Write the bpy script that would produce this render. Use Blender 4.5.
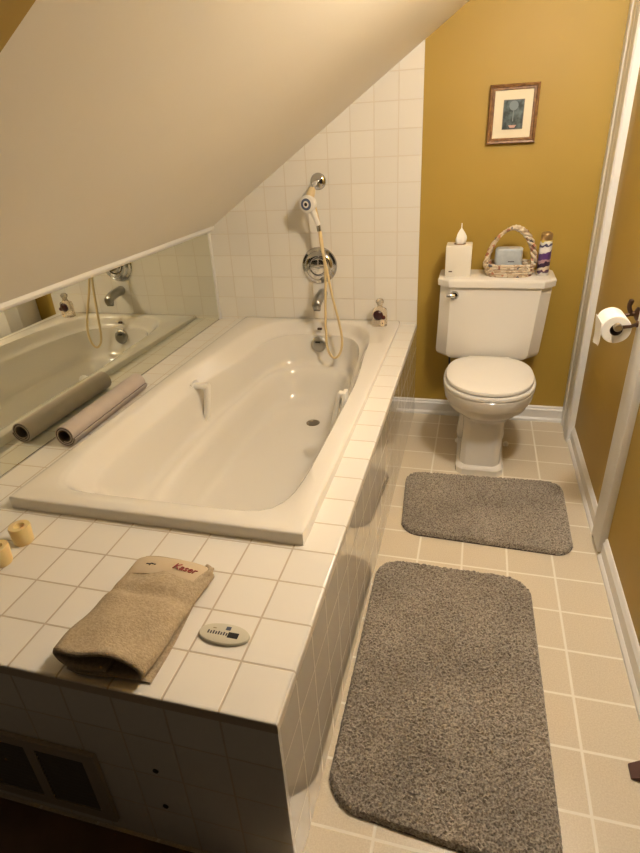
import bpy, bmesh, math, random
from mathutils import Vector, Matrix
random.seed(7)
PI = math.pi
for o in list(bpy.data.objects): bpy.data.objects.remove(o, do_unlink=True)
sc = bpy.context.scene
COL = sc.collection

# ------------------------------------------------------------ camera
cam_d = bpy.data.cameras.new('camera')
cam = bpy.data.objects.new('camera', cam_d); COL.objects.link(cam)
cam_d.sensor_fit = 'VERTICAL'; cam_d.sensor_height = 24.0
cam_d.lens = 24.0 * 559.6 / 853.0
cam_d.clip_start = 0.02
cam.matrix_world = (Matrix.Translation((0.0104, -2.7762, 1.362)) @ Matrix.Rotation(0.2818, 4, 'Z')
                    @ Matrix.Rotation(1.0922, 4, 'X') @ Matrix.Rotation(-0.0565, 4, 'Z'))
sc.camera = cam
# ------------------------------------------------------------ world, light, exposure
w = bpy.data.worlds.new('world'); sc.world = w; w.use_nodes = True
w.node_tree.nodes['Background'].inputs[0].default_value = (1.0, 0.72, 0.46, 1)
w.node_tree.nodes['Background'].inputs[1].default_value = 0.03
sc.view_settings.view_transform = 'Standard'; sc.view_settings.look = 'None'
sc.view_settings.gamma = 1.0; sc.view_settings.use_curve_mapping = False
sc.view_settings.exposure = 0.11
BULB_STRENGTH = 204.0
BULB_COLOR = (1.0, 0.915, 0.80)
LAMP = (0.34, -1.36, 1.90)                                            # ceiling globe, above the frame

# ------------------------------------------------------------ materials
def mat(name, col, rough=0.5, metal=0.0, noise=None, bump=None, **kw):
    m = bpy.data.materials.new(name); m.use_nodes = True
    nt = m.node_tree; b = nt.nodes['Principled BSDF']
    b.inputs['Base Color'].default_value = (*col, 1)
    b.inputs['Roughness'].default_value = rough; b.inputs['Metallic'].default_value = metal
    for k, v in kw.items(): b.inputs[k.replace('_', ' ')].default_value = v
    tc = nt.nodes.new('ShaderNodeTexCoord')
    if noise:                                   # (scale, colour2, detail)
        n = nt.nodes.new('ShaderNodeTexNoise'); n.inputs['Scale'].default_value = noise[0]
        n.inputs['Detail'].default_value = noise[2] if len(noise) > 2 else 3
        nt.links.new(tc.outputs['Object'], n.inputs['Vector'])
        r = nt.nodes.new('ShaderNodeValToRGB')
        r.color_ramp.elements[0].position = 0.35; r.color_ramp.elements[1].position = 0.65
        r.color_ramp.elements[0].color = (*noise[1], 1); r.color_ramp.elements[1].color = (*col, 1)
        nt.links.new(n.outputs['Fac'], r.inputs[0]); nt.links.new(r.outputs[0], b.inputs['Base Color'])
    if bump:                                    # (scale, strength, distance)
        n = nt.nodes.new('ShaderNodeTexNoise'); n.inputs['Scale'].default_value = bump[0]
        n.inputs['Detail'].default_value = 3
        nt.links.new(tc.outputs['Object'], n.inputs['Vector'])
        bp = nt.nodes.new('ShaderNodeBump'); bp.inputs['Strength'].default_value = bump[1]
        bp.inputs['Distance'].default_value = bump[2]
        nt.links.new(n.outputs['Fac'], bp.inputs['Height']); nt.links.new(bp.outputs[0], b.inputs['Normal'])
    return m

def tile_mat(name, axes, off, size, gap, tile, grout, rough=0.12, bumpd=0.0012, speck=None, var=0.03, coat=0.0, spec=0.5, vgrout=None):
    """square tiles laid on two object axes with recessed grout and slight tile-to-tile variation"""
    m = bpy.data.materials.new(name); m.use_nodes = True
    nt = m.node_tree; N = nt.nodes; L = nt.links; b = N['Principled BSDF']
    tc = N.new('ShaderNodeTexCoord'); sep = N.new('ShaderNodeSeparateXYZ'); L.new(tc.outputs['Object'], sep.inputs[0])
    def M(op, a, c=None):
        n = N.new('ShaderNodeMath'); n.operation = op
        for i, v in enumerate((a, c)):
            if v is None: continue
            if isinstance(v, (int, float)): n.inputs[i].default_value = v
            else: L.new(v, n.inputs[i])
        return n.outputs[0]
    ds, cells = [], []
    sz = size if isinstance(size, tuple) else (size, size)
    for ax, o, s in zip(axes, off, sz):
        u = M('DIVIDE', M('SUBTRACT', sep.outputs[ax], o), s)
        fr = M('FRACT', u); cells.append(M('FLOOR', u))
        ds.append(M('MULTIPLY', M('MINIMUM', fr, M('SUBTRACT', 1.0, fr)), s))
    d = M('MINIMUM', ds[0], ds[1])
    mr = N.new('ShaderNodeMapRange'); mr.interpolation_type = 'SMOOTHSTEP'
    mr.inputs[1].default_value = gap * 0.4; mr.inputs[2].default_value = gap * 0.8
    L.new(d, mr.inputs[0])
    comb = N.new('ShaderNodeCombineXYZ'); L.new(cells[0], comb.inputs[0]); L.new(cells[1], comb.inputs[1])
    wn = N.new('ShaderNodeTexWhiteNoise'); wn.noise_dimensions = '3D'; L.new(comb.outputs[0], wn.inputs['Vector'])
    hsv = N.new('ShaderNodeHueSaturation')
    L.new(M('ADD', M('MULTIPLY', wn.outputs['Value'], var * 2), 1 - var), hsv.inputs['Value'])
    hsv.inputs['Color'].default_value = (*tile, 1)
    if speck:
        n = N.new('ShaderNodeTexNoise'); n.inputs['Scale'].default_value = speck[0]; n.inputs['Detail'].default_value = 5
        L.new(tc.outputs['Object'], n.inputs['Vector'])
        r = N.new('ShaderNodeValToRGB'); r.color_ramp.elements[0].position = 0.38; r.color_ramp.elements[1].position = 0.62
        r.color_ramp.elements[0].color = (*speck[1], 1); r.color_ramp.elements[1].color = (*tile, 1)
        L.new(n.outputs['Fac'], r.inputs[0]); L.new(r.outputs[0], hsv.inputs['Color'])
    mix = N.new('ShaderNodeMix'); mix.data_type = 'RGBA'
    mix.inputs[6].default_value = (*grout, 1)
    L.new(mr.outputs[0], mix.inputs[0]); L.new(hsv.outputs[0], mix.inputs[7]); L.new(mix.outputs[2], b.inputs['Base Color'])
    L.new(M('ADD', M('MULTIPLY', mr.outputs[0], rough - 0.7), 0.7), b.inputs['Roughness'])
    b.inputs['Specular IOR Level'].default_value = spec
    b.inputs['Coat Weight'].default_value = coat; b.inputs['Coat Roughness'].default_value = 0.06
    wv = N.new('ShaderNodeTexNoise'); wv.inputs['Scale'].default_value = 14; wv.inputs['Detail'].default_value = 1
    L.new(tc.outputs['Object'], wv.inputs['Vector'])
    h = M('ADD', mr.outputs[0], M('MULTIPLY', wv.outputs['Fac'], 0.35))
    bp = N.new('ShaderNodeBump'); bp.inputs['Strength'].default_value = 0.6; bp.inputs['Distance'].default_value = bumpd
    L.new(h, bp.inputs['Height']); L.new(bp.outputs[0], b.inputs['Normal'])
    return m

CREAM = (0.80, 0.755, 0.665)
M_yellow = mat('yellow_paint', (0.405, 0.262, 0.039), 0.55, noise=(3.0, (0.383, 0.247, 0.036), 4), bump=(120, 0.06, 0.002))
M_ceiling = mat('cream_ceiling_paint', (0.84, 0.79, 0.71), 0.75, noise=(2.0, (0.82, 0.77, 0.69), 3), bump=(60, 0.08, 0.003))
M_trim = mat('white_trim_paint', (0.80, 0.785, 0.755), 0.35)
M_tub = mat('cream_acrylic', (0.81, 0.775, 0.71), 0.14, Coat_Weight=0.4, Coat_Roughness=0.05)
M_china = mat('cream_china', (0.82, 0.785, 0.72), 0.12, Coat_Weight=0.3, Coat_Roughness=0.04)
M_seat = mat('seat_plastic', (0.83, 0.80, 0.745), 0.25)
M_white = mat('white_plastic', (0.84, 0.81, 0.75), 0.3)
M_chrome = mat('chrome', (0.62, 0.62, 0.62), 0.10, 1.0)
M_satin = mat('satin_chrome', (0.42, 0.41, 0.38), 0.28, 1.0)
M_bronze = mat('dark_bronze', (0.10, 0.055, 0.035), 0.4, 0.8)
M_mirror = mat('mirror_glass', (0.72, 0.73, 0.64), 0.0, 1.0)
M_black = mat('black', (0.012, 0.012, 0.012), 0.4)
M_caulk = mat('caulk', (0.82, 0.78, 0.70), 0.5)
M_floorshade = mat('dark_floor_shade', (0.12, 0.06, 0.035), 0.5, noise=(9, (0.08, 0.04, 0.022), 4))  # dark brown standing in for shade on the floor, not real wood
TILE = (0.81, 0.775, 0.71); GROUT = (0.52, 0.44, 0.33)
M_walltile = tile_mat('wall_tile', (0, 2), (-0.3581, 1.5882), 0.108, 0.0032, TILE, (0.70, 0.64, 0.545), 0.16)
M_decktile = tile_mat('deck_tile', (0, 1), (-0.2499, -1.901), 0.1092, 0.0036, TILE, (0.54, 0.46, 0.36), 0.2)
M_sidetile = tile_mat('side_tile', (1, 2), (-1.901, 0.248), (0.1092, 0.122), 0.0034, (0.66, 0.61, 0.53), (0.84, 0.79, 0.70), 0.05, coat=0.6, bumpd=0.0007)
M_fronttile = tile_mat('front_tile', (0, 2), (-0.2499, 0.248), (0.1092, 0.122), 0.0036, TILE, (0.62, 0.54, 0.44), 0.14)
M_floor = tile_mat('floor_tile', (0, 1), (0.3485, -0.124), 0.1535, 0.0058, (0.73, 0.645, 0.50), (0.88, 0.83, 0.72), 0.30,
                   bumpd=0.0006, speck=(260, (0.65, 0.56, 0.42)), var=0.02)

# ------------------------------------------------------------ mesh helpers
def link_mesh(name, verts, faces, material, parent=None, smooth=True, edges=()):
    me = bpy.data.meshes.new(name); me.from_pydata([tuple(v) for v in verts], list(edges), faces)
    me.validate(); me.update()
    if isinstance(material, (list, tuple)):
        for mm in material: me.materials.append(mm)
    elif material: me.materials.append(material)
    if smooth:
        for p in me.polygons: p.use_smooth = True
    o = bpy.data.objects.new(name, me); COL.objects.link(o)
    if parent: o.parent = parent
    return o

class MB:
    """collects shapes into one mesh"""
    def __init__(s): s.v = []; s.f = []; s.mi = []; s.cur = 0
    def add(s, vs, fs):
        n = len(s.v); s.v += [tuple(v) for v in vs]
        for f in fs: s.f.append(tuple(i + n for i in f)); s.mi.append(s.cur)
        return s
    def box(s, x0, x1, y0, y1, z0, z1, r=0.0, seg=2):
        bm = bmesh.new(); bmesh.ops.create_cube(bm, size=1)
        for v in bm.verts: v.co = Vector(((x0 + x1) / 2 + v.co.x * (x1 - x0), (y0 + y1) / 2 + v.co.y * (y1 - y0), (z0 + z1) / 2 + v.co.z * (z1 - z0)))
        if r: bmesh.ops.bevel(bm, geom=list(bm.edges), offset=r, segments=seg, profile=0.5, affect='EDGES')
        bm.verts.index_update(); s.add([v.co.copy() for v in bm.verts], [[v.index for v in f.verts] for f in bm.faces]); bm.free(); return s
    def loft(s, rings, cap0=True, cap1=True, closed=True):
        n = len(rings[0]); base = len(s.v)
        for r in rings: s.v += [tuple(p) for p in r]
        for i in range(len(rings) - 1):
            for j in range(n if closed else n - 1):
                k = (j + 1) % n
                s.f.append((base + i * n + j, base + i * n + k, base + (i + 1) * n + k, base + (i + 1) * n + j)); s.mi.append(s.cur)
        if cap0: s.f.append(tuple(base + j for j in reversed(range(n)))); s.mi.append(s.cur)
        if cap1: s.f.append(tuple(base + (len(rings) - 1) * n + j for j in range(n))); s.mi.append(s.cur)
        return s
    def tube(s, pts, r, n=12, cap=True):
        pts = [Vector(p) for p in pts]; rs = r if isinstance(r, (list, tuple)) else [r] * len(pts)
        rings = []; up = None
        for i, p in enumerate(pts):
            t = (pts[min(i + 1, len(pts) - 1)] - pts[max(i - 1, 0)]).normalized()
            if up is None:
                up = Vector((0, 0, 1)) if abs(t.z) < 0.9 else Vector((1, 0, 0))
            a = (up - t * up.dot(t)).normalized(); up = a; b = t.cross(a)
            rings.append([p + (a * math.cos(q) + b * math.sin(q)) * rs[i] for q in [2 * PI * k / n for k in range(n)]])
        return s.loft(rings, cap, cap)
    def lathe(s, prof, c=(0, 0, 0), axis='z', n=32, M=None):
        rings = []
        for r, h in prof:
            ring = []
            for k in range(n):
                a = 2 * PI * k / n; p = Vector((max(r, 1e-5) * math.cos(a), max(r, 1e-5) * math.sin(a), h))
                if M is not None: p = M @ p
                elif axis == 'y': p = Vector((p.x, -p.z, p.y))      # axis points to -y, out of the back wall
                elif axis == 'yp': p = Vector((p.x, p.z, p.y))
                elif axis == 'x': p = Vector((p.z, p.x, p.y))
                ring.append(p + Vector(c))
            rings.append(ring)
        return s.loft(rings)
    def build(s, name, material, parent=None, smooth=True, auto=None):
        o = link_mesh(name, s.v, s.f, material, parent, smooth)
        me = o.data
        if isinstance(material, (list, tuple)):
            for p, i in zip(me.polygons, s.mi): p.material_index = i
        bm = bmesh.new(); bm.from_mesh(me); bmesh.ops.recalc_face_normals(bm, faces=bm.faces)
        if smooth:
            lim = math.radians(auto or 38)
            for e in bm.edges:
                e.smooth = not (len(e.link_faces) == 2 and e.calc_face_angle(0) > lim)
        bm.to_mesh(me); bm.free()
        return o

def tag(o, label, cat, group=None, kind=None):
    o['label'] = label; o['category'] = cat
    if group: o['group'] = group
    if kind: o['kind'] = kind
    return o
def thing(name, loc, label, cat, group=None):
    o = bpy.data.objects.new(name, None); COL.objects.link(o); o.location = loc; o.empty_display_size = 0.05
    return tag(o, label, cat, group)
def part(mb, name, m, root, world=True, **kw):
    """parts are written in world coordinates and hung on the thing's base"""
    o = mb.build(name, m, root, **kw)
    if world:
        p = root; off = Vector((0, 0, 0))
        while p: off += p.location; p = p.parent
        for v in o.data.vertices: v.co -= off
    return o
def struct(mb, name, m, **kw):
    o = mb.build(name, m, None, **kw); o['kind'] = 'structure'; return o
def sellipse(cx, cy, z, rx, ry, n, N=48, ry2=None):
    out = []
    for k in range(N):
        a = 2 * PI * k / N; c, s_ = math.cos(a), math.sin(a)
        x = rx * math.copysign(abs(c) ** (2 / n), c)
        yy = ry if s_ < 0 else (ry2 or ry)
        y = yy * math.copysign(abs(s_) ** (2 / n), s_)
        out.append((cx + x, cy + y, z))
    return out
def smoothpts(P, n=8):
    out = []
    P = [Vector(p) for p in P]
    for i in range(len(P) - 1):
        p0, p1, p2, p3 = P[max(i - 1, 0)], P[i], P[i + 1], P[min(i + 2, len(P) - 1)]
        for k in range(n):
            t = k / n
            out.append(0.5 * ((2 * p1) + (p2 - p0) * t + (2 * p0 - 5 * p1 + 4 * p2 - p3) * t * t + (3 * p1 - p0 - 3 * p2 + p3) * t ** 3))
    out.append(P[-1]); return out

# ------------------------------------------------------------ the room
WX0, WX1, YN = -1.33, 0.52, -2.42
def slope_z(x):
    return 0.990 + 0.678 * (x + 1.285)
struct(MB().box(WX0, WX1 + 0.1, YN, 0.1, -0.08, 0.0), 'floor', M_floor, smooth=False)
struct(MB().box(WX0, -0.30, YN, -2.236, 0.0, 0.004), 'floor_shade', M_floorshade, smooth=False)   # strip before the platform; the shade on the floor painted as dark brown
wb = MB(); T = 0.1
pts = [(WX0 - T, -0.08), (WX1 + T, -0.08), (WX1 + T, slope_z(WX1 + T) + .02), (WX0 - T, slope_z(WX0 - T) + .02)]
wb.loft([[(x, 0.0, z) for x, z in pts], [(x, 0.1, z) for x, z in pts]])
struct(wb, 'wall_back', M_yellow, smooth=False)
# tiled end of the bath: a slab 6 mm proud of the painted wall
XT = -0.254
wt = MB(); pts = [(WX0, 0.44), (XT, 0.44), (XT, slope_z(XT) + .012), (-1.10, slope_z(-1.10) + .012), (WX0, .990)]
wt.loft([[(x, -0.001, z) for x, z in pts], [(x, 0.006 - 0.012, z) for x, z in pts]])
struct(wt, 'wall_shower', M_walltile, smooth=False)
struct(MB().box(WX0 - T, WX0, YN, 0.1, -0.08, 0.990), 'wall_left', M_ceiling, smooth=False)
struct(MB().box(WX1, WX1 + T, YN, 0.1, -0.08, slope_z(WX1) + .02), 'wall_right', M_yellow, smooth=False)
def slab(name, y0, y1, m):
    xs = [-1.303 + 0.403 * k / 10 for k in range(11)] + [-0.5, 0.0, WX1 + .1]
    a = [(x, slope_z(x)) for x in xs] + [(WX1 + .1, slope_z(WX1 + .1) + .06), (-0.9, slope_z(-0.9) + .06), (WX0 - .05, 1.04), (WX0 - .05, .983)]
    return struct(MB().loft([[(x, y0, z) for x, z in a], [(x, y1, z) for x, z in a]]), name, m, smooth=False)
slab('ceiling', -2.078, 0.1, M_ceiling)
slab('ceiling_near', YN, -2.078, M_yellow)
# white cap along the knee wall, above the mirror
cp = MB(); pr = [(-1.329, 0.952), (-1.318, 0.952), (-1.313, 0.958), (-1.303, 0.960), (-1.300, 0.965), (-1.2975, 0.967), (-1.2975, 0.9805), (-1.329, 0.9805)]
cp.loft([[(x, -2.078, z) for x, z in pr], [(x, -0.0075, z) for x, z in pr]])
struct(cp, 'trim_1', M_trim, smooth=False)

def baseboard(name, p0, p1, nrm, h=0.088):
    """profiled board with a shoe along p0-p1"""
    prof = [(0, 0), (0.021, 0), (0.021, 0.012), (0.014, 0.02), (0.012, 0.02), (0.012, h - 0.02), (0.006, h - 0.012), (0.008, h - 0.006), (0.003, h), (0, h)]
    mb = MB(); n = Vector(nrm)
    mb.loft([[Vector((*p, 0)) + Vector((n.x, n.y, 0)) * a + Vector((0, 0, b)) for a, b in prof] for p in (p0, p1)])
    return struct(mb, name, M_trim, smooth=False)
baseboard('baseboard_back', (-0.252, 0), (0.50, 0), (0, -1), 0.082)
baseboard('baseboard_right', (WX1, -0.222), (WX1, -0.95), (-1, 0), 0.085)
baseboard('baseboard_right_near', (WX1, -1.064), (WX1, YN), (-1, 0), 0.085)
# casings on the right wall
c1 = MB()
pf = [(0.52, -0.006), (0.492, -0.006), (0.492, -0.05), (0.498, -0.058), (0.498, -0.072), (0.494, -0.08), (0.494, -0.118), (0.506, -0.126), (0.506, -0.136), (0.492, -0.142), (0.490, -0.150), (0.490, -0.214), (0.496, -0.222), (0.52, -0.222)]
c1.loft([[(x, y, 0.0) for x, y in pf], [(x, y, slope_z(0.49) - 0.001) for x, y in pf]])
struct(c1, 'trim_2', M_trim, smooth=False)
c2 = MB().box(0.496, 0.522, -1.062, -0.948, 0.022, 1.55, 0.003)
struct(c2, 'trim_4', M_trim)

# ------------------------------------------------------------ tiled bath platform
H = 0.495; XE = -0.252; YE = -2.2275
plat = thing('tub_platform', (-0.8, -1.1, 0), 'cream tiled platform built around the bathtub', 'tub surround')
d = MB()
d.box(WX0 + .001, -1.150, YE + .007, -0.007, H - 0.03, H)
d.box(-1.150, -0.365, YE + .007, -1.745, H - 0.03, H)
d.box(-0.365, XE - .007, YE + .007, -0.007, H - 0.03, H)
part(d, 'platform_top', M_decktile, plat, smooth=False)
for o in plat.children: pass
e = MB(); R = 0.007                                                   # rounded outer tile edge
prof = [(0, -R - .016), (0, -R)] + [(-R + R * math.cos(a), -R + R * math.sin(a)) for a in [PI / 2 * k / 6 for k in range(1, 7)]] + [(-R, -.03 + 0)]
ring = []
e.loft([[(XE + a, -0.007, H + b) for a, b in prof], [(XE + a, YE - a, H + b) for a, b in prof],
        [(WX0 + .001, YE - a, H + b) for a, b in prof]])
part(e, 'bullnose_edge', M_decktile, plat)
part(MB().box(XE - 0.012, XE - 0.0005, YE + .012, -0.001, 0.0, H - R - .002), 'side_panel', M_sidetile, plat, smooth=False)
part(MB().box(WX0 + .001, XE - 0.0005, YE + 0.0005, YE + 0.012, 0.0, H - R - .002), 'front_panel', M_fronttile, plat, smooth=False)
# tile materials use object coordinates: keep them in the world frame for parts hung on the platform
for o in plat.children:
    off = plat.location.copy()
    for v in o.data.vertices: v.co += off
    o.location = -off

# ------------------------------------------------------------ bathtub
tub = thing('bathtub', (-0.763, -0.9, 0.1), 'large cream drop-in bathtub set in the tiled platform', 'bathtub')
CX, CY = -0.763, -0.95
x0, x1, y0, y1 = -1.178, -0.335, -1.777, -0.007
angs = []
def perim(n):
    P = []
    for k in range(n): P.append((x0 + (x1 - x0) * k / n, y0))
    m_ = n * 2
    for k in range(m_): P.append((x1, y0 + (y1 - y0) * k / m_))
    for k in range(n): P.append((x1 - (x1 - x0) * k / n, y1))
    for k in range(m_): P.append((x0, y1 - (y1 - y0) * k / m_))
    return P
PER = perim(20); angs = [math.atan2(y - CY, x - CX) for x, y in PER]
def outer(inset, z, rad=0.008):
    out = []
    X0, X1, Y0, Y1 = x0 + inset, x1 - inset, y0 + inset, y1 - inset
    for (px, py) in PER:
        x = min(max(px, X0), X1); y = min(max(py, Y0), Y1)
        cxr = min(max(x, X0 + rad), X1 - rad); cyr = min(max(y, Y0 + rad), Y1 - rad)
        dx, dy = x - cxr, y - cyr; L = math.hypot(dx, dy)
        if L > rad: x, y = cxr + dx / L * rad, cyr + dy / L * rad
        out.append((x, y, z))
    return out
def inner(xl, xr, yn, yf, n, z, wl=0.0, wr=0.0, nn=6.5):
    cx, cy = (xl + xr) / 2, (yn + yf) / 2; rx, ry = (xr - xl) / 2, (yf - yn) / 2
    out = []
    for (px, py) in PER:
        # map the perimeter point to a superellipse direction; the near end is squarer than the tap end
        u, v = (px - (x0 + x1) / 2) / ((x1 - x0) / 2), (py - (y0 + y1) / 2) / ((y1 - y0) / 2)
        e = n if v > 0 else nn
        L = (abs(u) ** e + abs(v) ** e) ** (1 / e)
        u, v = u / L, v / L
        x, y = cx + u * rx, cy + v * ry
        t = (y - yn) / (yf - yn)                                       # 0 near, 1 far: a wide seat ledge narrows the far half
        f = max(0.0, min(1.0, (t - 0.50) / 0.25)); f = f * f * (3 - 2 * f)
        k = 1 - (wl if u < 0 else wr) * f
        out.append((cx + u * rx * k, y, z))
    return out
keys = [(-1.130, -0.396, -1.716, -0.052, 4.4, 0.5295, 0.080, .07, 10), (-1.122, -0.399, -1.708, -0.058, 4.2, 0.524, 0.090, .07, 9), (-1.112, -0.404, -1.698, -0.064, 4.1, 0.510, 0.105, .08, 8.5),
        (-1.098, -0.411, -1.685, -0.070, 4.0, 0.492, 0.125, .09, 8), (-1.088, -0.418, -1.676, -0.076, 4.0, 0.480, 0.140, .10, 7.5), (-1.078, -0.428, -1.662, -0.090, 3.9, 0.468, 0.150, .11, 7),
        (-1.070, -0.436, -1.650, -0.099, 3.8, 0.43, 0.145, .10, 6.5), (-1.062, -0.446, -1.622, -0.112, 3.7, 0.36, 0.125, .08, 6),
        (-1.054, -0.458, -1.595, -0.125, 3.7, 0.32, 0.110, .07, 5.6), (-1.042, -0.472, -1.570, -0.138, 3.7, 0.302, 0.100, .07, 5.2), (-1.005, -0.498, -1.535, -0.155, 3.7, 0.292, 0.080, .06, 5),
        (-0.985, -0.518, -1.490, -0.175, 3.7, 0.262, 0.060, .05, 4.8), (-0.972, -0.538, -1.430, -0.20, 3.7, 0.20, 0.040, .04, 4.6), (-0.958, -0.558, -1.36, -0.23, 3.7, 0.150, 0.025, .03, 4.4),
        (-0.935, -0.585, -1.29, -0.27, 3.6, 0.126, 0.015, .02, 4.2), (-0.895, -0.625, -1.21, -0.33, 3.6, 0.119, 0.000, .0, 4.0)]
tb = MB()
rings = [outer(0, 0.470), outer(0, 0.5255), outer(0.0012, 0.5290), outer(0.0045, 0.5308), outer(0.014, 0.5315), outer(0.030, 0.5310)]
for i in range(len(keys) - 1):
    for k in range(2):
        t = k / 2; A, B = keys[i], keys[i + 1]; rings.append(inner(*[a + (b - a) * t for a, b in zip(A, B)]))
rings.append(inner(*keys[-1]))
K = keys[-1]
for f in (0.7, 0.4, 0.12):
    cx, cy = (K[0] + K[1]) / 2, (K[2] + K[3]) / 2
    rings.append([(cx + (x - cx) * f, cy + (y - cy) * f, 0.118 - 0.004 * (1 - f)) for x, y, z in inner(*K)])
# the tub sits a touch lower at the tap end
rings = [[(x, y, z - 0.021 * (y - y0) / (y1 - y0) if z > 0.45 else z) for x, y, z in rg] for rg in rings]
tb.loft(rings, cap0=False)
part(tb, 'basin', M_tub, tub, auto=50)
def M_dir(d):                                                         # local z to direction d
    return Vector(d).normalized().to_track_quat('Z', 'Y').to_matrix()
OV = Vector((-0.743, -0.106, 0.404)); od = (0.0, -1, 0.20)
ov = part(MB().lathe([(0.038, 0), (0.041, 0.004), (0.039, 0.010), (0.030, 0.015), (0.02, 0.016), (0, 0.016)], OV, M=M_dir(od)), 'overflow_plate', M_satin, tub)
s_ = MB().box(OV.x - 0.014, OV.x + 0.012, OV.y - 0.022, OV.y - 0.008, OV.z + 0.012, OV.z + 0.019, 0.002)
lv = part(s_, 'overflow_slot', M_black, ov)
part(MB().lathe([(0.033, 0.0), (0.033, 0.003), (0.026, 0.004), (0.024, 0.0015), (0, 0.001)], (-0.70, -0.44, 0.1165)), 'drain', mat('dull_steel', (0.28, 0.24, 0.19), .35, .9), tub)
part(MB().box(-0.752, -0.728, -0.094, -0.080, 0.474, 0.486, 0.004), 'trip_lever', M_bronze, tub)
for sx, xt, xb, xw in ((-1, -1.026, -1.060, -1.092), (1, -0.466, -0.498, -0.436)):
    hb = MB(); yh = -0.84
    hp = [(xw, yh, 0.462), (xt + .014 * sx, yh, 0.464), (xt, yh, 0.452), (xb, yh, 0.288), (xb + 0.012 * sx, yh, 0.274), (xw - .01 * sx, yh, 0.274)]
    rings = []
    P = smoothpts(hp, 5)
    for i, p in enumerate(P):
        t = (P[min(i + 1, len(P) - 1)] - P[max(i - 1, 0)]).normalized(); a = Vector((0, 1, 0)); b = t.cross(a)
        rings.append([p + a * (0.016 * math.copysign(abs(math.cos(q)) ** .6, math.cos(q))) + b * (0.011 * math.copysign(abs(math.sin(q)) ** .6, math.sin(q))) for q in [2 * PI * k / 16 for k in range(16)]])
    hb.loft(rings)
    hb.box(min(xw, xw + .012 * -sx) - .002, max(xw, xw + .012 * -sx) + .002, yh - .026, yh + .026, 0.255, 0.480, 0.004)
    part(hb, 'grab_handle', M_white, tub)

# ------------------------------------------------------------ mirror on the knee wall
mir = thing('wall_mirror', (-1.33, -1.0, 0.496), 'long low mirror on the knee wall beside the tub', 'mirror')
part(MB().box(-1.3295, -1.325, -2.10, -0.030, 0.497, 0.9515), 'mirror_glass', M_mirror, mir, smooth=False)
part(MB().box(-1.3295, -1.318, -0.026, -0.007, 0.497, 0.9515, 0.002), 'frame_strip', M_trim, mir)
part(MB().box(-1.3295, -1.323, -2.10, -0.030, 0.4955, 0.4995), 'bottom_channel', M_chrome, mir, smooth=False)

# ------------------------------------------------------------ vanity light on the right wall, above the frame
lz = slope_z(LAMP[0])
vl = thing('ceiling_light', (LAMP[0], LAMP[1], lz), 'round globe light hanging on a short stem from the sloped ceiling', 'light')
nrm = Vector((0.709, 0, -1)).normalized()
part(MB().lathe([(0.062, 0.001), (0.062, 0.012), (0.045, 0.026), (0.014, 0.032), (0, 0.032)], (LAMP[0], LAMP[1], lz), M=Vector(nrm).to_track_quat('Z', 'Y').to_matrix()), 'canopy', M_chrome, vl)
part(MB().tube([(LAMP[0], LAMP[1], lz - 0.01), (LAMP[0], LAMP[1], LAMP[2] + 0.075)], 0.008), 'stem', M_chrome, vl)
part(MB().lathe([(0.03, 0.06), (0.034, 0.07), (0.034, 0.085), (0.012, 0.10), (0, 0.10)], LAMP), 'globe_cap', M_chrome, vl)
M_bulb = bpy.data.materials.new('warm_globe'); M_bulb.use_nodes = True
bb = M_bulb.node_tree.nodes['Principled BSDF']
bb.inputs['Emission Color'].default_value = (*BULB_COLOR, 1); bb.inputs['Emission Strength'].default_value = BULB_STRENGTH
part(MB().lathe([(0.078 * math.sin(PI * k / 12), -0.078 * math.cos(PI * k / 12)) for k in range(13)], LAMP, n=20), 'globe', M_bulb, vl)

# ------------------------------------------------------------ shower valve, spout, hand shower
YW = -0.0065
val = thing('shower_valve', (-0.745, YW, 0.785), 'round chrome shower valve plate in the middle of the tiled wall', 'valve')
part(MB().lathe([(0.088, 0), (0.090, 0.004), (0.086, 0.010), (0.074, 0.013), (0.070, 0.020), (0.060, 0.026), (0.048, 0.027), (0.046, 0.02), (0, 0.02)], (-0.745, YW, 0.785), 'y', 48), 'escutcheon', M_chrome, val)
kb = MB().lathe([(0.042, 0.015), (0.042, 0.030), (0.038, 0.036), (0.026, 0.038), (0, 0.038)], (-0.745, YW, 0.785), 'y', 32)
kn = part(kb, 'valve_knob', M_chrome, val)
part(MB().tube([(-0.712, YW - 0.040, 0.790), (-0.745, YW - 0.046, 0.785), (-0.782, YW - 0.044, 0.780)], [0.006, 0.010, 0.008]), 'valve_lever', M_chrome, kn)

sp = thing('tub_spout', (-0.735, YW, 0.644), 'chrome tub spout below the round valve plate', 'spout')
rings = []
for (y, z, rx, rz) in [(0, 0.644, .025, .025), (-.008, .644, .026, .026), (-.03, .643, .025, .025), (-.07, .640, .025, .025), (-.10, .635, .025, .026), (-.125, .626, .024, .028), (-.140, .617, .023, .025), (-.146, .611, .017, .017)]:
    rings.append([(-0.735 + rx * math.cos(a), YW + y, z + rz * math.sin(a)) for a in [2 * PI * k / 24 for k in range(24)]])
bdy = MB().loft(rings); bdy.lathe([(0.021, 0.0), (0.019, 0.03), (0.0, 0.03)], (-0.735, YW - 0.122, 0.620), M=M_dir((0, -0.25, -1)), n=20)
part(bdy, 'spout_body', M_satin, sp)
part(MB().lathe([(0.016, 0), (0.016, 0.002), (0, 0.002)], (-0.735, YW - 0.1305, 0.5905), M=M_dir((0, -0.25, -1)), n=20), 'outlet', M_black, sp)

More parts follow.
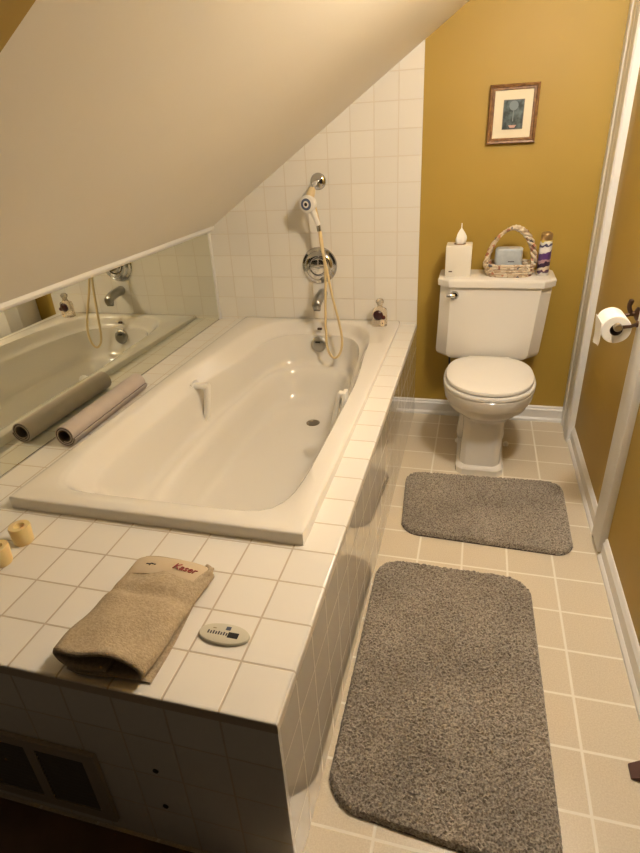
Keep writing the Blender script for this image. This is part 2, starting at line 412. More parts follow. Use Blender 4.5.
hs = thing('hand_shower', (-0.732, YW, 1.178), 'white hand shower with a long tan hose hanging from a chrome arm', 'shower')
part(MB().lathe([(0.036, 0), (0.038, 0.003), (0.034, 0.010), (0.020, 0.016), (0, 0.016)], (-0.732, YW, 1.172), 'y', 32), 'wall_flange', M_chrome, hs)
part(MB().tube(smoothpts([(-0.732, YW, 1.172), (-0.732, -0.05, 1.170), (-0.735, -0.09, 1.155), (-0.738, -0.115, 1.135)], 5), 0.0105), 'shower_arm', M_chrome, hs)
M_tan = mat('aged_tan_plastic', (0.66, 0.52, 0.30), 0.4)
part(MB().tube([(-0.737, -0.105, 1.150), (-0.742, -0.128, 1.118), (-0.744, -0.135, 1.105)], [0.016, 0.020, 0.016]), 'holder', M_tan, hs)
HD = Vector((-0.752, -0.150, 1.088)); hdir = Vector((-0.22, -0.85, -0.02)).normalized()
hd = MB().lathe([(0.014, -0.050), (0.030, -0.038), (0.038, -0.015), (0.039, 0.0), (0.037, 0.006), (0.032, 0.008), (0, 0.008)], HD, M=M_dir(hdir), n=28)
hd.tube(smoothpts([HD - hdir * 0.02, HD - hdir * .018 + Vector((0.018, 0.004, -0.04)), (-0.722, -0.124, 1.025), (-0.713, -0.117, 0.992)], 5), [0.017] * 4 + [0.014] * 5 + [0.012] * 7)
head = part(hd, 'shower_head', M_white, hs)
part(MB().lathe([(0.026, 0.0085), (0.0255, 0.0105), (0, 0.0105)], HD, M=M_dir(hdir), n=28), 'spray_ring', mat('blue_grey_plastic', (0.10, 0.13, 0.22), .35), head)
part(MB().lathe([(0.015, 0.011), (0.013, 0.0115), (0.009, 0.0118), (0, 0.0118)], HD, M=M_dir(hdir), n=28), 'spray_plate', M_white, head)
part(MB().lathe([(0.008, 0.012), (0.007, 0.0135), (0, 0.0135)], HD, M=M_dir(hdir), n=20), 'spray_centre', M_black, head)
part(MB().tube([(-0.713, -0.117, 0.995), (-0.710, -0.115, 0.965)], 0.0105, 12), 'hose_nut', M_chrome, hs)
M_hose = mat('aged_tan_hose', (0.70, 0.54, 0.28), 0.35)
hose = smoothpts([(-0.710, -0.115, 0.968), (-0.707, -0.118, 0.943), (-0.702, -0.125, 0.903), (-0.675, -0.15, 0.811), (-0.647, -0.17, 0.678), (-0.613, -0.187, 0.55), (-0.598, -0.197, 0.462), (-0.609, -0.203, 0.396), (-0.638, -0.205, 0.369), (-0.667, -0.2, 0.398), (-0.678, -0.195, 0.459), (-0.68, -0.185, 0.583), (-0.678, -0.165, 0.725), (-0.683, -0.145, 0.829), (-0.708, -0.1, 0.959), (-0.725, -0.092, 1.047), (-0.742, -0.095, 1.113)], 8)
part(MB().tube(hose, 0.0062, 10), 'hose', M_hose, hs)

# ------------------------------------------------------------ bottle on the rim
bt = thing('glass_bottle', (-0.425, -0.105, 0.5120), 'small glass bottle with a dark heart ornament on the far tub corner', 'bottle')
M_glass = mat('bottle_glass', (0.90, 0.80, 0.68), 0.08, Transmission_Weight=0.85, IOR=1.3)
def rrect(cx, cy, z, hx, hy, N=32, n=4): return sellipse(cx, cy, z, hx, hy, n, N)
bx, by, bz = -0.425, -0.105, 0.5122
b_ = MB().loft([rrect(bx, by, bz + z, a * hh, c * hh, n=3.2) for z, a, c, hh in [(0, .034, .022, .92), (.003, .036, .024, 1), (.07, .036, .024, 1), (.084, .032, .022, 1), (.094, .014, .013, 1), (.102, .011, .011, 1)]])
part(b_, 'bottle_body', M_glass, bt)
part(MB().lathe([(0.012, .102), (0.014, .104), (0.014, .112), (0.019, .114), (0.020, .124), (0.012, .134), (0, .136)], (bx, by, bz), n=20), 'stopper', mat('stopper_glass', (0.80, .72, .58), .1, Transmission_Weight=0.7, IOR=1.4), bt)
hrt = MB()
hrt.lathe([(0, 0), (.024, .001), (.025, .004), (.018, .011), (.006, .014), (0, .014)], (bx - .004, by - .0240, bz + .060), 'y', 20)
part(hrt, 'ornament', mat('dark_red_glass', (0.05, 0.012, 0.012), .15), bt)
part(MB().lathe([(0, 0), (.010, .001), (.010, .006), (0, .010)], (bx + .022, by - .0240, bz + .050), 'y', 16), 'bead', mat('ruby_bead', (0.09, 0.01, 0.01), .15), bt)
tg = part(MB().box(bx + .008, bx + .026, by - .0262, by - .0244, bz + .006, bz + .038, .0008), 'paper_tag', mat('tag_paper', (.82, .66, .46), .7), bt)
part(MB().lathe([(0, 0), (.0035, .0003), (0, .001)], (bx + .017, by - .0263, bz + .02), 'y', 12), 'tag_mark', M_bronze, tg)

# ------------------------------------------------------------ toilet
TX = 0.103
tl = thing('toilet', (TX, -0.4, 0), 'cream two-piece toilet with closed lid against the yellow wall', 'toilet')
def egg(z, hw, yf, yb, nf=2.2, nb=3.0, yc=-0.45, N=64):
    out = []
    for k in range(N):
        a = 2 * PI * k / N; c, s_ = math.cos(a), math.sin(a)
        n = nf if s_ < 0 else nb
        y = yc + (yc - yf if s_ < 0 else yb - yc) * math.copysign(abs(s_) ** (2 / n), s_)
        out.append((TX + hw * math.copysign(abs(c) ** (2 / n), c), y, z))
    return out
def chrect(z, hw, yf, yb, ch, cx=TX, N=64):
    """rectangle with chamfered front corners, sampled as 64 pts"""
    P = [(-hw, yb), (-hw, yf + ch), (-hw + ch, yf), (hw - ch, yf), (hw, yf + ch), (hw, yb)]
    L = []; tot = 0
    for i in range(6):
        a, b = P[i], P[(i + 1) % 6]; L.append(math.dist(a, b))
    out = []; cnt = [8, 6, 22, 6, 8, 14]
    for i in range(6):
        a, b = P[i], P[(i + 1) % 6]
        for k in range(cnt[i]):
            t = k / cnt[i]; out.append((cx + a[0] + (b[0] - a[0]) * t, a[1] + (b[1] - a[1]) * t, z))
    return out
bw = MB()
def ped(z, hw, yf, yb, ch=0.022):                                    # pedestal ring re-ordered to start at +x like egg()
    r = chrect(z, hw, yf, yb, ch)
    # chrect runs left-back, left-front, right-front, right-back; egg runs +x, back, -x, front: reverse & rotate
    r = r[::-1]
    i0 = min(range(len(r)), key=lambda i: abs(math.atan2(r[i][1] - (yf + yb) / 2, r[i][0] - TX)))
    r = r[i0:] + r[:i0]
    if r[4][1] < r[0][1]: r = [r[0]] + r[:0:-1]
    return r
def resample(ring, yc):
    """ray-cast ring so every ring has matching angles"""
    out = []
    n = len(ring)
    for k in range(72):
        a = 2 * PI * k / 72; dx, dy = math.cos(a), math.sin(a); best = None
        for i in range(n):
            x1_, y1_ = ring[i][0] - TX, ring[i][1] - yc; x2_, y2_ = ring[(i + 1) % n][0] - TX, ring[(i + 1) % n][1] - yc
            den = dx * (y2_ - y1_) - dy * (x2_ - x1_)
            if abs(den) < 1e-12: continue
            t = (x1_ * (y2_ - y1_) - y1_ * (x2_ - x1_)) / den
            u = (x1_ * dy - y1_ * dx) / den
            if t > 0 and -1e-6 <= u <= 1 + 1e-6: best = t if best is None else max(best, t)
        out.append((TX + dx * best, yc + dy * best, ring[0][2]))
    return out
YC = -0.42
BX = TX - 0.012
R_ = [chrect(0.0, .101, -.600, -.10, .028, BX), chrect(.028, .101, -.600, -.10, .028, BX), chrect(.036, .096, -.595, -.10, .028, BX), chrect(.042, .086, -.582, -.10, .026, BX),
      chrect(.10, .084, -.580, -.11, .025, BX + .001), chrect(.22, .084, -.572, -.12, .025, BX + .004), chrect(.245, .088, -.574, -.12, .028, BX + .006),
      egg(.262, .102, -.592, -.13, 2.8, 4), egg(.276, .126, -.612, -.14, 2.4, 3.5), egg(.290, .146, -.628, -.16, 2.2, 3), egg(.302, .152, -.634, -.18), egg(.305, .164, -.647, -.19),
      egg(.326, .168, -.651, -.20), egg(.3295, .166, -.648, -.20), egg(.3325, .178, -.661, -.21), egg(.340, .182, -.665, -.21), egg(.372, .188, -.671, -.215), egg(.384, .189, -.672, -.215), egg(.388, .185, -.668, -.215)]
bw.loft([resample(r, YC) for r in R_])
part(bw, 'bowl', M_china, tl, auto=32)
tp_ = MB()                                                            # trapway bulge and bolt cap on both sides of the base
for sx in (-1, 1):
    tp_.tube(smoothpts([(BX + sx * .066, -.20, .20), (BX + sx * .074, -.28, .13), (BX + sx * .080, -.33, .075), (BX + sx * .076, -.28, .032), (BX + sx * .066, -.22, .03)], 6), .028, 14)
part(tp_, 'trapway', M_china, tl)
for sx in (-1, 1):
    part(MB().lathe([(.013, 0), (.013, .01), (.008, .018), (0, .02)], (TX + sx * .112, -.30, 0.0), n=16), 'bolt_cap', M_white, tl)
part(MB().loft([chrect(.30, .11, -.25, -.03, .02), chrect(.3875, .13, -.25, -.03, .02)]), 'tank_base', M_china, tl)
# tank: chamfered front corners, rounded underside
tk = MB()
TK = [(.388, .180, -.170, .060, -.016), (.390, .200, -.188, .060, -.016), (.395, .214, -.199, .058, -.016), (.403, .224, -.207, .055, -.016), (.414, .230, -.212, .052, -.015), (.43, .233, -.215, .051, -.014), (.56, .235, -.219, .050, -.007), (.735, .238, -.223, .048, 0)]
tk.loft([chrect(z, hw, yf, -.012, ch, TX + dx) for z, hw, yf, ch, dx in TK])
part(tk, 'tank', M_china, tl, auto=25)
ld = MB(); ld.loft([chrect(z, hw, yf, -.030, .05) for z, hw, yf in [(.735, .243, -.228), (.737, .248, -.236), (.762, .250, -.238), (.769, .247, -.235), (.772, .240, -.228)]])
part(ld, 'tank_lid', M_china, tl, auto=25)
st = MB(); st.loft([egg(z, hw, yf, yb) for z, hw, yf, yb in [(.390, .182, -.668, -.235), (.392, .189, -.674, -.232), (.402, .190, -.675, -.232), (.4075, .186, -.672, -.235)]])
part(st, 'seat', M_seat, tl)
def lidring(z, hw, yf, yb): return egg(z, hw, yf, yb, 2.15, 2.7)
sl = MB(); sl.loft([lidring(z, hw, yf, yb) for z, hw, yf, yb in [(.4078, .165, -.650, -.250), (.4118, .168, -.653, -.250), (.4135, .181, -.667, -.243), (.420, .182, -.668, -.242), (.426, .179, -.665, -.245), (.430, .168, -.652, -.255), (.433, .13, -.60, -.29), (.434, .06, -.52, -.36)]])
part(sl, 'seat_lid', M_seat, tl)
for sx in (-1, 1):
    part(MB().box(TX + sx * .075 - .018, TX + sx * .075 + .018, -.262, -.236, .388, .425, .006), 'hinge', M_seat, tl)
fl = MB().lathe([(.019, 0), (.020, .006), (.015, .014), (0, .016)], (-.070, -.2235, .700), 'y', 24)
fl.tube([(-.070, -.236, .700), (-.088, -.242, .702), (-.104, -.243, .703)], [.010, .010, .007])
part(fl, 'flush_lever', M_chrome, tl)

# supply line
sl_ = thing('supply_valve', (-0.06, -0.03, 0.12), 'chrome water supply stop behind the left side of the toilet', 'valve')
part(MB().lathe([(.022, 0), (.022, .004), (.010, .008), (.010, .05), (0, .05)], (-.06, 0, .16), 'y', 20), 'stop', M_chrome, sl_)
part(MB().tube(smoothpts([(-.06, -.045, .16), (-.075, -.05, .25), (-.080, -.06, .33), (-.078, -.075, .380)], 5), .005, 8), 'supply_tube', M_black, sl_)

# ------------------------------------------------------------ things on the tank lid
ZT = 0.7722
tb_ = thing('tissue_box', (-.062, -.125, ZT), 'cream cube tissue cover with a tissue sticking up on the toilet tank', 'tissue box')
cb = MB().box(-.119, -.008, -.180, -.072, ZT, ZT + .132, .003)
part(cb, 'box_cover', mat('tissue_cover', (.80, .75, .65), .45), tb_)
part(MB().lathe([(.026, 0), (.026, .0012), (0, .0012)], (-.062, -.126, ZT + .1322), n=24), 'slot', mat('slot_brown', (.16, .07, .03), .6), tb_)
part(MB().box(-.103, -.088, -.1812, -.1802, ZT + .020, ZT + .025), 'small_mark', M_bronze, tb_)
ts = MB(); rings = []
for k in range(10):
    t = k / 9; rr = .024 * (math.sin(PI * min(t * 1.15 + .12, 1)) ** .8) * (1 - .55 * t) + .002
    rings.append([(-.062 + math.cos(a) * rr * (1 + .25 * math.sin(3 * a + 4 * t)) + .004 * t, -.126 + math.sin(a) * rr * (.7 + .25 * math.cos(2 * a)), ZT + .128 + .092 * t) for a in [2 * PI * j / 24 for j in range(24)]])
ts.loft(rings)
part(ts, 'tissue', mat('tissue_paper', (.87, .85, .80), .8), tb_)

bk = thing('woven_basket', (.155, -.135, ZT), 'small woven basket with a tall arched handle on the toilet tank', 'basket')
M_weave = bpy.data.materials.new('coiled_magazine_paper'); M_weave.use_nodes = True
nt = M_weave.node_tree; b = nt.nodes['Principled BSDF']; b.inputs['Roughness'].default_value = .5
vo = nt.nodes.new('ShaderNodeTexVoronoi'); vo.inputs['Scale'].default_value = 75
tc = nt.nodes.new('ShaderNodeTexCoord'); nt.links.new(tc.outputs['Object'], vo.inputs['Vector'])
cr = nt.nodes.new('ShaderNodeValToRGB'); cr.color_ramp.interpolation = 'CONSTANT'
els = [(0, (.60, .49, .35)), (.42, (.46, .34, .22)), (.66, (.30, .12, .07)), (.73, (.66, .58, .45)), (.90, (.09, .08, .09)), (.95, (.50, .22, .13))]
cr.color_ramp.elements[0].color = (*els[0][1], 1); cr.color_ramp.elements[1].position = els[1][0]; cr.color_ramp.elements[1].color = (*els[1][1], 1)
for p, c in els[2:]:
    e_ = cr.color_ramp.elements.new(p); e_.color = (*c, 1)
sx_ = nt.nodes.new('ShaderNodeSeparateColor'); nt.links.new(vo.outputs['Color'], sx_.inputs[0]); nt.links.new(sx_.outputs[0], cr.inputs[0]); nt.links.new(cr.outputs[0], b.inputs['Base Color'])
M_weave_in = M_weave
bb_ = MB(); bcx, bcy = .155, -.135
for i, (hz, k) in enumerate([(.006, .92), (.017, .97), (.028, 1.0), (.039, 1.03), (.050, 1.06)]):
    NN = 60; pts = []
    for j in range(NN + 1):
        a = 2 * PI * j / NN; wv = 1 + .035 * math.sin(a * 15 + i * PI)
        c, s2 = math.cos(a), math.sin(a)
        pts.append((bcx + .098 * k * wv * math.copysign(abs(c) ** .75, c), bcy + .062 * k * wv * math.copysign(abs(s2) ** .75, s2), ZT + hz))
    bb_.tube(pts, .0062, 8)
bb_.box(bcx - .08, bcx + .08, bcy - .048, bcy + .048, ZT + .0005, ZT + .006, .002)
part(bb_, 'woven_body', M_weave, bk)
hh = MB()
for ph in (0, PI * 2 / 3, PI * 4 / 3):
    pts = []
    for j in range(91):
        t = j / 90; a = PI * t
        x = bcx - .100 * math.copysign(abs(math.cos(a)) ** 1.15, math.cos(a)) + .008 * math.sin(a); z = ZT + .040 + .160 * math.sin(a) ** 1.0
        q = ph + t * PI * 11
        pts.append((x + math.cos(q) * .007, bcy + math.sin(q) * .0085, z + .005 * math.cos(q)))
    hh.tube(pts, .0068, 8)
part(hh, 'handle', M_weave, bk)
pk = thing('wipes_pack', (.155, -.13, ZT + .01), 'pale blue-grey soft pack standing inside the woven basket', 'pack')
pp = MB(); rings = []
for z, k in [(0, .94), (.006, 1), (.06, 1.02), (.098, 1.0), (.106, .98), (.109, .9)]:
    rings.append([(x + (.004 * math.sin(z * 60)), y, ZT + .0075 + z) for x, y, _ in sellipse(.150, -.135, 0, .057 * k, .034 * k, 4, 40)])
pp.loft(rings)
part(pp, 'pack_body', mat('blue_grey_wrap', (.50, .54, .56), .35, noise=(40, (.42, .46, .49))), pk)
part(MB().box(.146, .172, -.1708, -.1698, ZT + .062, ZT + .066), 'printed_line', mat('slate_print', (.08, .08, .10), .5), pk)
part(MB().box(.145, .207, -.1718, -.1698, ZT + .035, ZT + .050, .0008), 'flap', mat('slate_wrap', (.22, .25, .29), .4), pk)

cn = thing('spray_can', (.296, -.14, ZT), 'purple and white air freshener can with gold cap at right of tank', 'spray can')
cx_, cy_ = .296, -.14
M_can = bpy.data.materials.new('printed_can'); M_can.use_nodes = True
nt = M_can.node_tree; b = nt.nodes['Principled BSDF']; b.inputs['Roughness'].default_value = .3
tc = nt.nodes.new('ShaderNodeTexCoord'); sp_ = nt.nodes.new('ShaderNodeSeparateXYZ'); nt.links.new(tc.outputs['Object'], sp_.inputs[0])
nz = nt.nodes.new('ShaderNodeTexNoise'); nz.inputs['Scale'].default_value = 38; nt.links.new(tc.outputs['Object'], nz.inputs['Vector'])
def mth(op, a, c_):
    n = nt.nodes.new('ShaderNodeMath'); n.operation = op
    for i, v in enumerate((a, c_)):
        if isinstance(v, (int, float)): n.inputs[i].default_value = v
        else: nt.links.new(v, n.inputs[i])
    return n.outputs[0]
hgt = mth('ADD', mth('DIVIDE', sp_.outputs[2], .156), mth('MULTIPLY', mth('SUBTRACT', nz.outputs[0], .5), .22))
hgt = mth('SUBTRACT', hgt, mth('MULTIPLY', sp_.outputs[0], 1.2))
rp = nt.nodes.new('ShaderNodeValToRGB'); rp.color_ramp.interpolation = 'CONSTANT'
cs = [(0, (.62, .58, .52)), (.10, (.12, .06, .10)), (.16, (.70, .62, .50)), (.24, (.05, .02, .05)), (.38, (.45, .28, .28)), (.44, (.10, .04, .18)), (.64, (.75, .72, .70)), (.80, (.08, .07, .14)), (.86, (.72, .70, .62)), (.94, (.60, .45, .08))]
rp.color_ramp.elements[0].color = (*cs[0][1], 1); rp.color_ramp.elements[1].position = cs[1][0]; rp.color_ramp.elements[1].color = (*cs[1][1], 1)
for p, c in cs[2:]: rp.color_ramp.elements.new(p).color = (*c, 1)
nt.links.new(hgt, rp.inputs[0]); nt.links.new(rp.outputs[0], b.inputs['Base Color'])
part(MB().lathe([(.023, 0), (.0255, .004), (.0255, .134), (.0235, .146), (.020, .152), (0, .152)], (cx_, cy_, ZT), n=32), 'can_body', M_can, cn)
part(MB().lathe([(.0225, .149), (.0235, .152), (.0235, .168), (.021, .176), (.012, .182), (0, .183)], (cx_, cy_, ZT), n=32), 'cap', mat('gold_cap', (.50, .34, .16), .30, .75), cn)

# ------------------------------------------------------------ picture
pc = thing('framed_picture', (.114, 0, 1.40), 'small framed fountain picture in a brown wood frame on yellow wall', 'picture')
fx0, fx1, fz0, fz1 = .017, .211, 1.292, 1.510
fr = MB()
prof = [(0, 0), (0, .018), (.004, .022), (.010, .020), (.013, .014), (.019, .014), (.022, .010), (.022, 0)]    # inward, outward from the wall
rings = []
for (x, z, sx, sz) in [(fx0, fz0, 1, 1), (fx1, fz0, -1, 1), (fx1, fz1, -1, -1), (fx0, fz1, 1, -1)]:
    rings.append([(x + sx * a, -b2, z + sz * a) for a, b2 in prof])
rings.append(rings[0])
fr.loft(rings, False, False)
part(fr, 'frame', mat('gold_brown_wood', (.15, .065, .022), .35, noise=(60, (.26, .13, .045), 2)), pc, smooth=False)
part(MB().box(fx0 + .02, fx1 - .02, -.009, -.001, fz0 + .02, fz1 - .02), 'mat_board', mat('mat_board', (.76, .68, .50), .7), pc, smooth=False)
ax0, ax1, az0, az1 = .075, .157, 1.345, 1.454
M_art = bpy.data.materials.new('dark_green_print'); M_art.use_nodes = True
nt = M_art.node_tree; b = nt.nodes['Principled BSDF']; b.inputs['Roughness'].default_value = .5
tc = nt.nodes.new('ShaderNodeTexCoord'); nz = nt.nodes.new('ShaderNodeTexNoise'); nz.inputs['Scale'].default_value = 45
nt.links.new(tc.outputs['Object'], nz.inputs['Vector']); rp = nt.nodes.new('ShaderNodeValToRGB')
rp.color_ramp.elements[0].color = (.012, .022, .02, 1); rp.color_ramp.elements[0].position = .38; rp.color_ramp.elements[1].color = (.10, .14, .14, 1); rp.color_ramp.elements[1].position = .68
nt.links.new(nz.outputs[0], rp.inputs[0]); nt.links.new(rp.outputs[0], b.inputs['Base Color'])
art = part(MB().box(ax0, ax1, -.0105, -.009, az0, az1), 'print', M_art, pc, smooth=False)
M_p1 = mat('print_grey', (.17, .21, .22), .5); M_p2 = mat('print_pink', (.55, .34, .28), .5)
mx = (ax0 + ax1) / 2
f1 = MB().lathe([(.0, 0), (.018, .0002), (0, .0006)], (mx, -.0106, az1 - .022), 'y', 20)
f1.loft([[(mx - .002, -.011, az0 + .03), (mx + .002, -.011, az0 + .03), (mx + .001, -.011, az0 + .075), (mx - .001, -.011, az0 + .075)], [(mx - .002, -.0104, az0 + .03), (mx + .002, -.0104, az0 + .03), (mx + .001, -.0104, az0 + .075), (mx - .001, -.0104, az0 + .075)]])
part(f1, 'print_fountain', M_p1, art)
part(MB().loft([[(mx - .016, y, az0 + .016), (mx - .009, y, az0 + .006), (mx + .009, y, az0 + .006), (mx + .016, y, az0 + .016)] for y in (-.0112, -.0104)]), 'print_basin', M_p2, art, smooth=False)
brd = MB()
for a in ((ax0, ax1, az0, az0 + .0025), (ax0, ax1, az1 - .0025, az1), (ax0, ax0 + .0025, az0, az1), (ax1 - .0025, ax1, az0, az1)): brd.box(a[0], a[1], -.0109, -.0105, a[2], a[3])
part(brd, 'print_border', mat('print_border', (.16, .13, .10), .5), art, smooth=False)

# ------------------------------------------------------------ toilet paper and holder
ph_ = thing('paper_holder', (.52, -.86, .81), 'dark bronze toilet paper holder mounted on the right wall', 'holder')
RC = Vector((.434, -.0, .812)); ra, rb_ = -.985, -.885
a_ = MB()
m_ = MB().lathe([(.021, 0), (.022, .004), (.014, .009), (.008, .012), (.008, .02), (0, .02)], (.5195, -.850, .812), M=M_dir((-1, 0, 0)), n=20)
m_.tube(smoothpts([(.505, -.850, .812), (.47, -.850, .805), (.434, -.850, .812)], 5), .006, 10)
m_.tube(smoothpts([(.500, -.850, .812), (.490, -.850, .835), (.494, -.852, .858)], 6), [.007] * 8 + [.008] * 4 + [.005], 10)
part(m_, 'mount', M_bronze, ph_)
m_ = MB().lathe([(.010, 0), (.010, .004), (0, .006)], (.4955, -.960, .812), M=M_dir((-1, 0, 0)), n=16)
m_.tube([(.494, -.960, .812), (.470, -.985, .812), (.434, -1.000, .812)], [.0055, .005, .006], 10)
part(m_, 'near_arm', M_bronze, ph_)
part(MB().tube([(RC.x, -.850, RC.z), (RC.x, -1.000, RC.z)], .006, 12), 'rod', mat('aged_brass_rod', (.25, .15, .08), .35, .8), ph_)
part(MB().lathe([(.012, 0), (.0125, .012), (.010, .016), (0, .016)], (RC.x, -.990, RC.z), 'y', 20), 'roller_end', mat('nickel', (.42, .36, .27), .3, .8), ph_)
tr = thing('toilet_paper', (RC.x, -.935, RC.z), 'white toilet paper roll with a loose sheet on the bronze holder', 'toilet paper')
M_tp = mat('white_paper', (.88, .85, .79), .85, bump=(250, .1, .001))
rl = MB(); RO, RI, z_ = .042, .018, RC.z - .012
M_tcore = mat('dark_core', (.05, .03, .02), .8)
def ringy(r, y): return [(RC.x + r * math.cos(a), y, z_ + r * math.sin(a)) for a in [2 * PI * k / 40 for k in range(40)]]
rl.loft([ringy(RI, ra), ringy(RO - .002, ra), ringy(RO, ra + .002), ringy(RO, rb_ - .002), ringy(RO - .002, rb_), ringy(RI, rb_), ringy(RI, ra)], False, False)
part(rl, 'roll', M_tp, tr)
part(MB().loft([ringy(RI, ra + .001), ringy(RI, rb_ - .001), ringy(RI - .0015, rb_ - .001), ringy(RI - .0015, ra + .001), ringy(RI, ra + .001)], False, False), 'cardboard_core', M_tcore, tr)
sh = MB(); rings = []
for k in range(14):
    t = k / 13; z = z_ + .02 - t * .085; xx = RC.x - RO * 1.01 + .004 * math.sin(t * 3) * t
    y_n, y_f = ra + .002 + (.012 * max(0, t - .6)), rb_ - .002
    rings.append([(xx - .0008 + .003 * math.sin(8 * s2 / 6) * t, y_n + (y_f - y_n) * s2 / 6, z - (.035 * (1 - s2 / 6) * max(0, t - .7) * -1)) for s2 in range(7)]
                 + [(xx + .0008 + .003 * math.sin(8 * s2 / 6) * t, y_n + (y_f - y_n) * s2 / 6, z - (.035 * (1 - s2 / 6) * max(0, t - .7) * -1)) for s2 in reversed(range(7))])
sh.loft(rings)
part(sh, 'loose_sheet', M_tp, tr)

# ------------------------------------------------------------ rolled mats, candles, towel, keypad
M_rib = mat('mauve_grey_mat', (.50, .43, .385), .6, bump=(300, .3, .001))
M_ribd = mat('mat_dark_backing', (.10, .075, .062), .6)
rm = thing('rolled_bath_mat', (-1.26, -1.2, .496), 'rolled mauve-grey bath mat lying between the tub and the mirror', 'bath mat')
p0 = Vector((-1.240, -1.448, .4962 + .0395)); p1 = Vector((-1.246, -.988, .4962 + .0395))
ax = (p1 - p0).normalized(); sd = ax.cross(Vector((0, 0, 1))).normalized()
def spiral(r0, r1, turns, n):
    out = []
    for k in range(n + 1):
        t = k / n; a = 2 * PI * turns * t - 2.0; out.append((a, r0 + (r1 - r0) * t))
    return out
for nm, mm, dr0, dr1 in (('mat_face', M_rib, .0012, .0048), ('mat_backing', M_ribd, -.0016, .0011)):
    S = spiral(.0180, .0345, 2.3, 110)
    if nm == 'mat_face': cr_ = [(a, r + dr1) for a, r in S] + [(a, r + dr0) for a, r in reversed(S)]
    else: cr_ = [(a, r + dr1) for a, r in S] + [(a, r + dr0) for a, r in reversed(S)]
    q = MB(); rings = []
    for j in range(25):
        c = p0.lerp(p1, j / 24); fl_ = .0006 * math.sin(j * 1.9)
        rings.append([c + sd * (math.cos(a) * (r + fl_)) + Vector((0, 0, 1)) * (math.sin(a) * (r + fl_)) for a, r in cr_])
    q.loft(rings, True, True)
    part(q, nm, mm, rm)

M_wax = mat('yellow_wax', (.80, .62, .30), .45, Subsurface_Weight=0.3, Subsurface_Radius=(.02, .01, .004), Subsurface_Scale=0.5)
def candle(x, y, label):
    t = thing('votive_candle', (x, y, H), label, 'candle', 'yellow votive candles')
    part(MB().lathe([(.022, 0), (.0235, .003), (.026, .045), (.0245, .049), (.013, .0485), (.010, .041), (.008, .034), (0, .033)], (x, y, H + .0003), n=32), 'wax', M_wax, t)
    part(MB().tube([(x, y, H + .029), (x + .001, y, H + .036), (x + .003, y + .001, H + .039)], .0011, 6), 'wick', M_black, t)
candle(-1.034, -1.896, 'yellow votive candle on the platform, the one nearer the tub')
candle(-1.030, -1.975, 'yellow votive candle at the left picture edge, farther from the tub')

# towel: flattened spiral cross-section run along y
tw = thing('folded_towel', (-.60, -2.05, H), 'folded tan towel with a paper band lying on the platform corner', 'towel')
M_terry = mat('tan_terry', (.48, .385, .26), .95, noise=(150, (.38, .30, .195), 3), bump=(260, .6, .003))
def flat(cx, cz, hw, hz, off, a):                                     # stadium-like oval
    c, s2 = math.cos(a), math.sin(a)
    return (cx + (hw - off) * math.copysign(abs(c) ** .8, c), cz + (hz - off * .8) * math.copysign(abs(s2) ** .75, s2))
tq = MB(); rings = []
NY = 48
# cross-section polyline (x, z) in metres: an open C whose lower lip tucks inside, like a towel folded in three
CS = smoothpts([(.020, .024, 0), (-.050, .022, 0), (-.078, .025, 0), (-.088, .037, 0), (-.074, .049, 0), (-.040, .057, 0), (0, .060, 0), (.048, .055, 0), (.082, .043, 0), (.091, .027, 0),
                (.080, .015, 0), (.040, .0115, 0), (-.030, .0115, 0), (-.062, .014, 0)], 8)
LIP = [(-.0052, .12), (-.0046, .45), (-.003, .72), (-.001, .9)]
for j in range(-len(LIP), NY + 1):
    t = max(j, 0) / NY; y = -2.200 + t * .263 + (LIP[j][0] if j < 0 else 0); ts_ = LIP[j][1] if j < 0 else 1.0
    k = 1.06 - .40 * t - .14 * math.exp(-((t - .63) / .05) ** 2)        # loft of the fold falls away from the open end
    cxx = -.605 + .014 * t; th = .0115 * ts_; A, B = [], []
    for i2, p in enumerate(CS):
        q = CS[min(i2 + 1, len(CS) - 1)] - CS[max(i2 - 1, 0)]; q.normalize(); n2 = Vector((-q.y, q.x))
        wv = .0018 * math.sin(p.x * 60 + t * 9) + .0022 * math.sin(p.x * 26 - t * 15)
        for lst, sg in ((A, .5), (B, -.5)):
            x = cxx + (p.x + n2.x * th * sg) * (1 + .02 * math.sin(t * 7)); z = .0065 + (p.y - .0065 + n2.y * th * sg) * k + wv * (p.y > .03)
            yy = y - .010 * (1 - t) * math.cos(p.x * 14) + .004 * math.sin(p.x * 38) * (1 - t)
            lst.append((x, yy, H + max(z, .0058)))
    rings.append(A + B[::-1])
tq.loft(rings)
towel_body = part(tq, 'towel_fold', M_terry, tw, auto=120)
un = MB(); rings = []
for j in range(25):
    t = j / 24; y = -2.196 + t * .306; xl, xr = -.690 + .004 * math.sin(t * 4), -.502 - .012 * t + .003 * math.sin(t * 6)
    ring = []
    N_ = 20
    for k in range(N_ + 1):
        s2 = k / N_; ring.append((xl + (xr - xl) * s2, y + .006 * math.sin(s2 * 5), H + .0055 + .0008 * math.sin(s2 * 17 + t * 5)))
    for k in range(N_, -1, -1):
        s2 = k / N_; ring.append((xl + (xr - xl) * s2, y + .006 * math.sin(s2 * 5), H + .001))
    rings.append(ring)
un.loft(rings)
part(un, 'under_layer', M_terry, tw, auto=60)
fc = MB()                                                             # folded end at the far right with layered curls
for i in range(3):
    zz = H + .0075 + i * .0125
    P_ = smoothpts([(-.520, -1.972, zz), (-.512 + .004 * i, -1.950, zz), (-.509 + .003 * i, -1.932, zz - .001), (-.518, -1.918, zz - .003)], 5)
    fc.tube(P_, [.0045 + .0020 * math.sin(PI * q / (len(P_) - 1)) for q in range(len(P_))], 10)
part(fc, 'folded_corner', M_terry, tw, auto=80)
M_band = mat('tan_band_paper', (.58, .47, .32), .7)
bn = MB(); rings = []
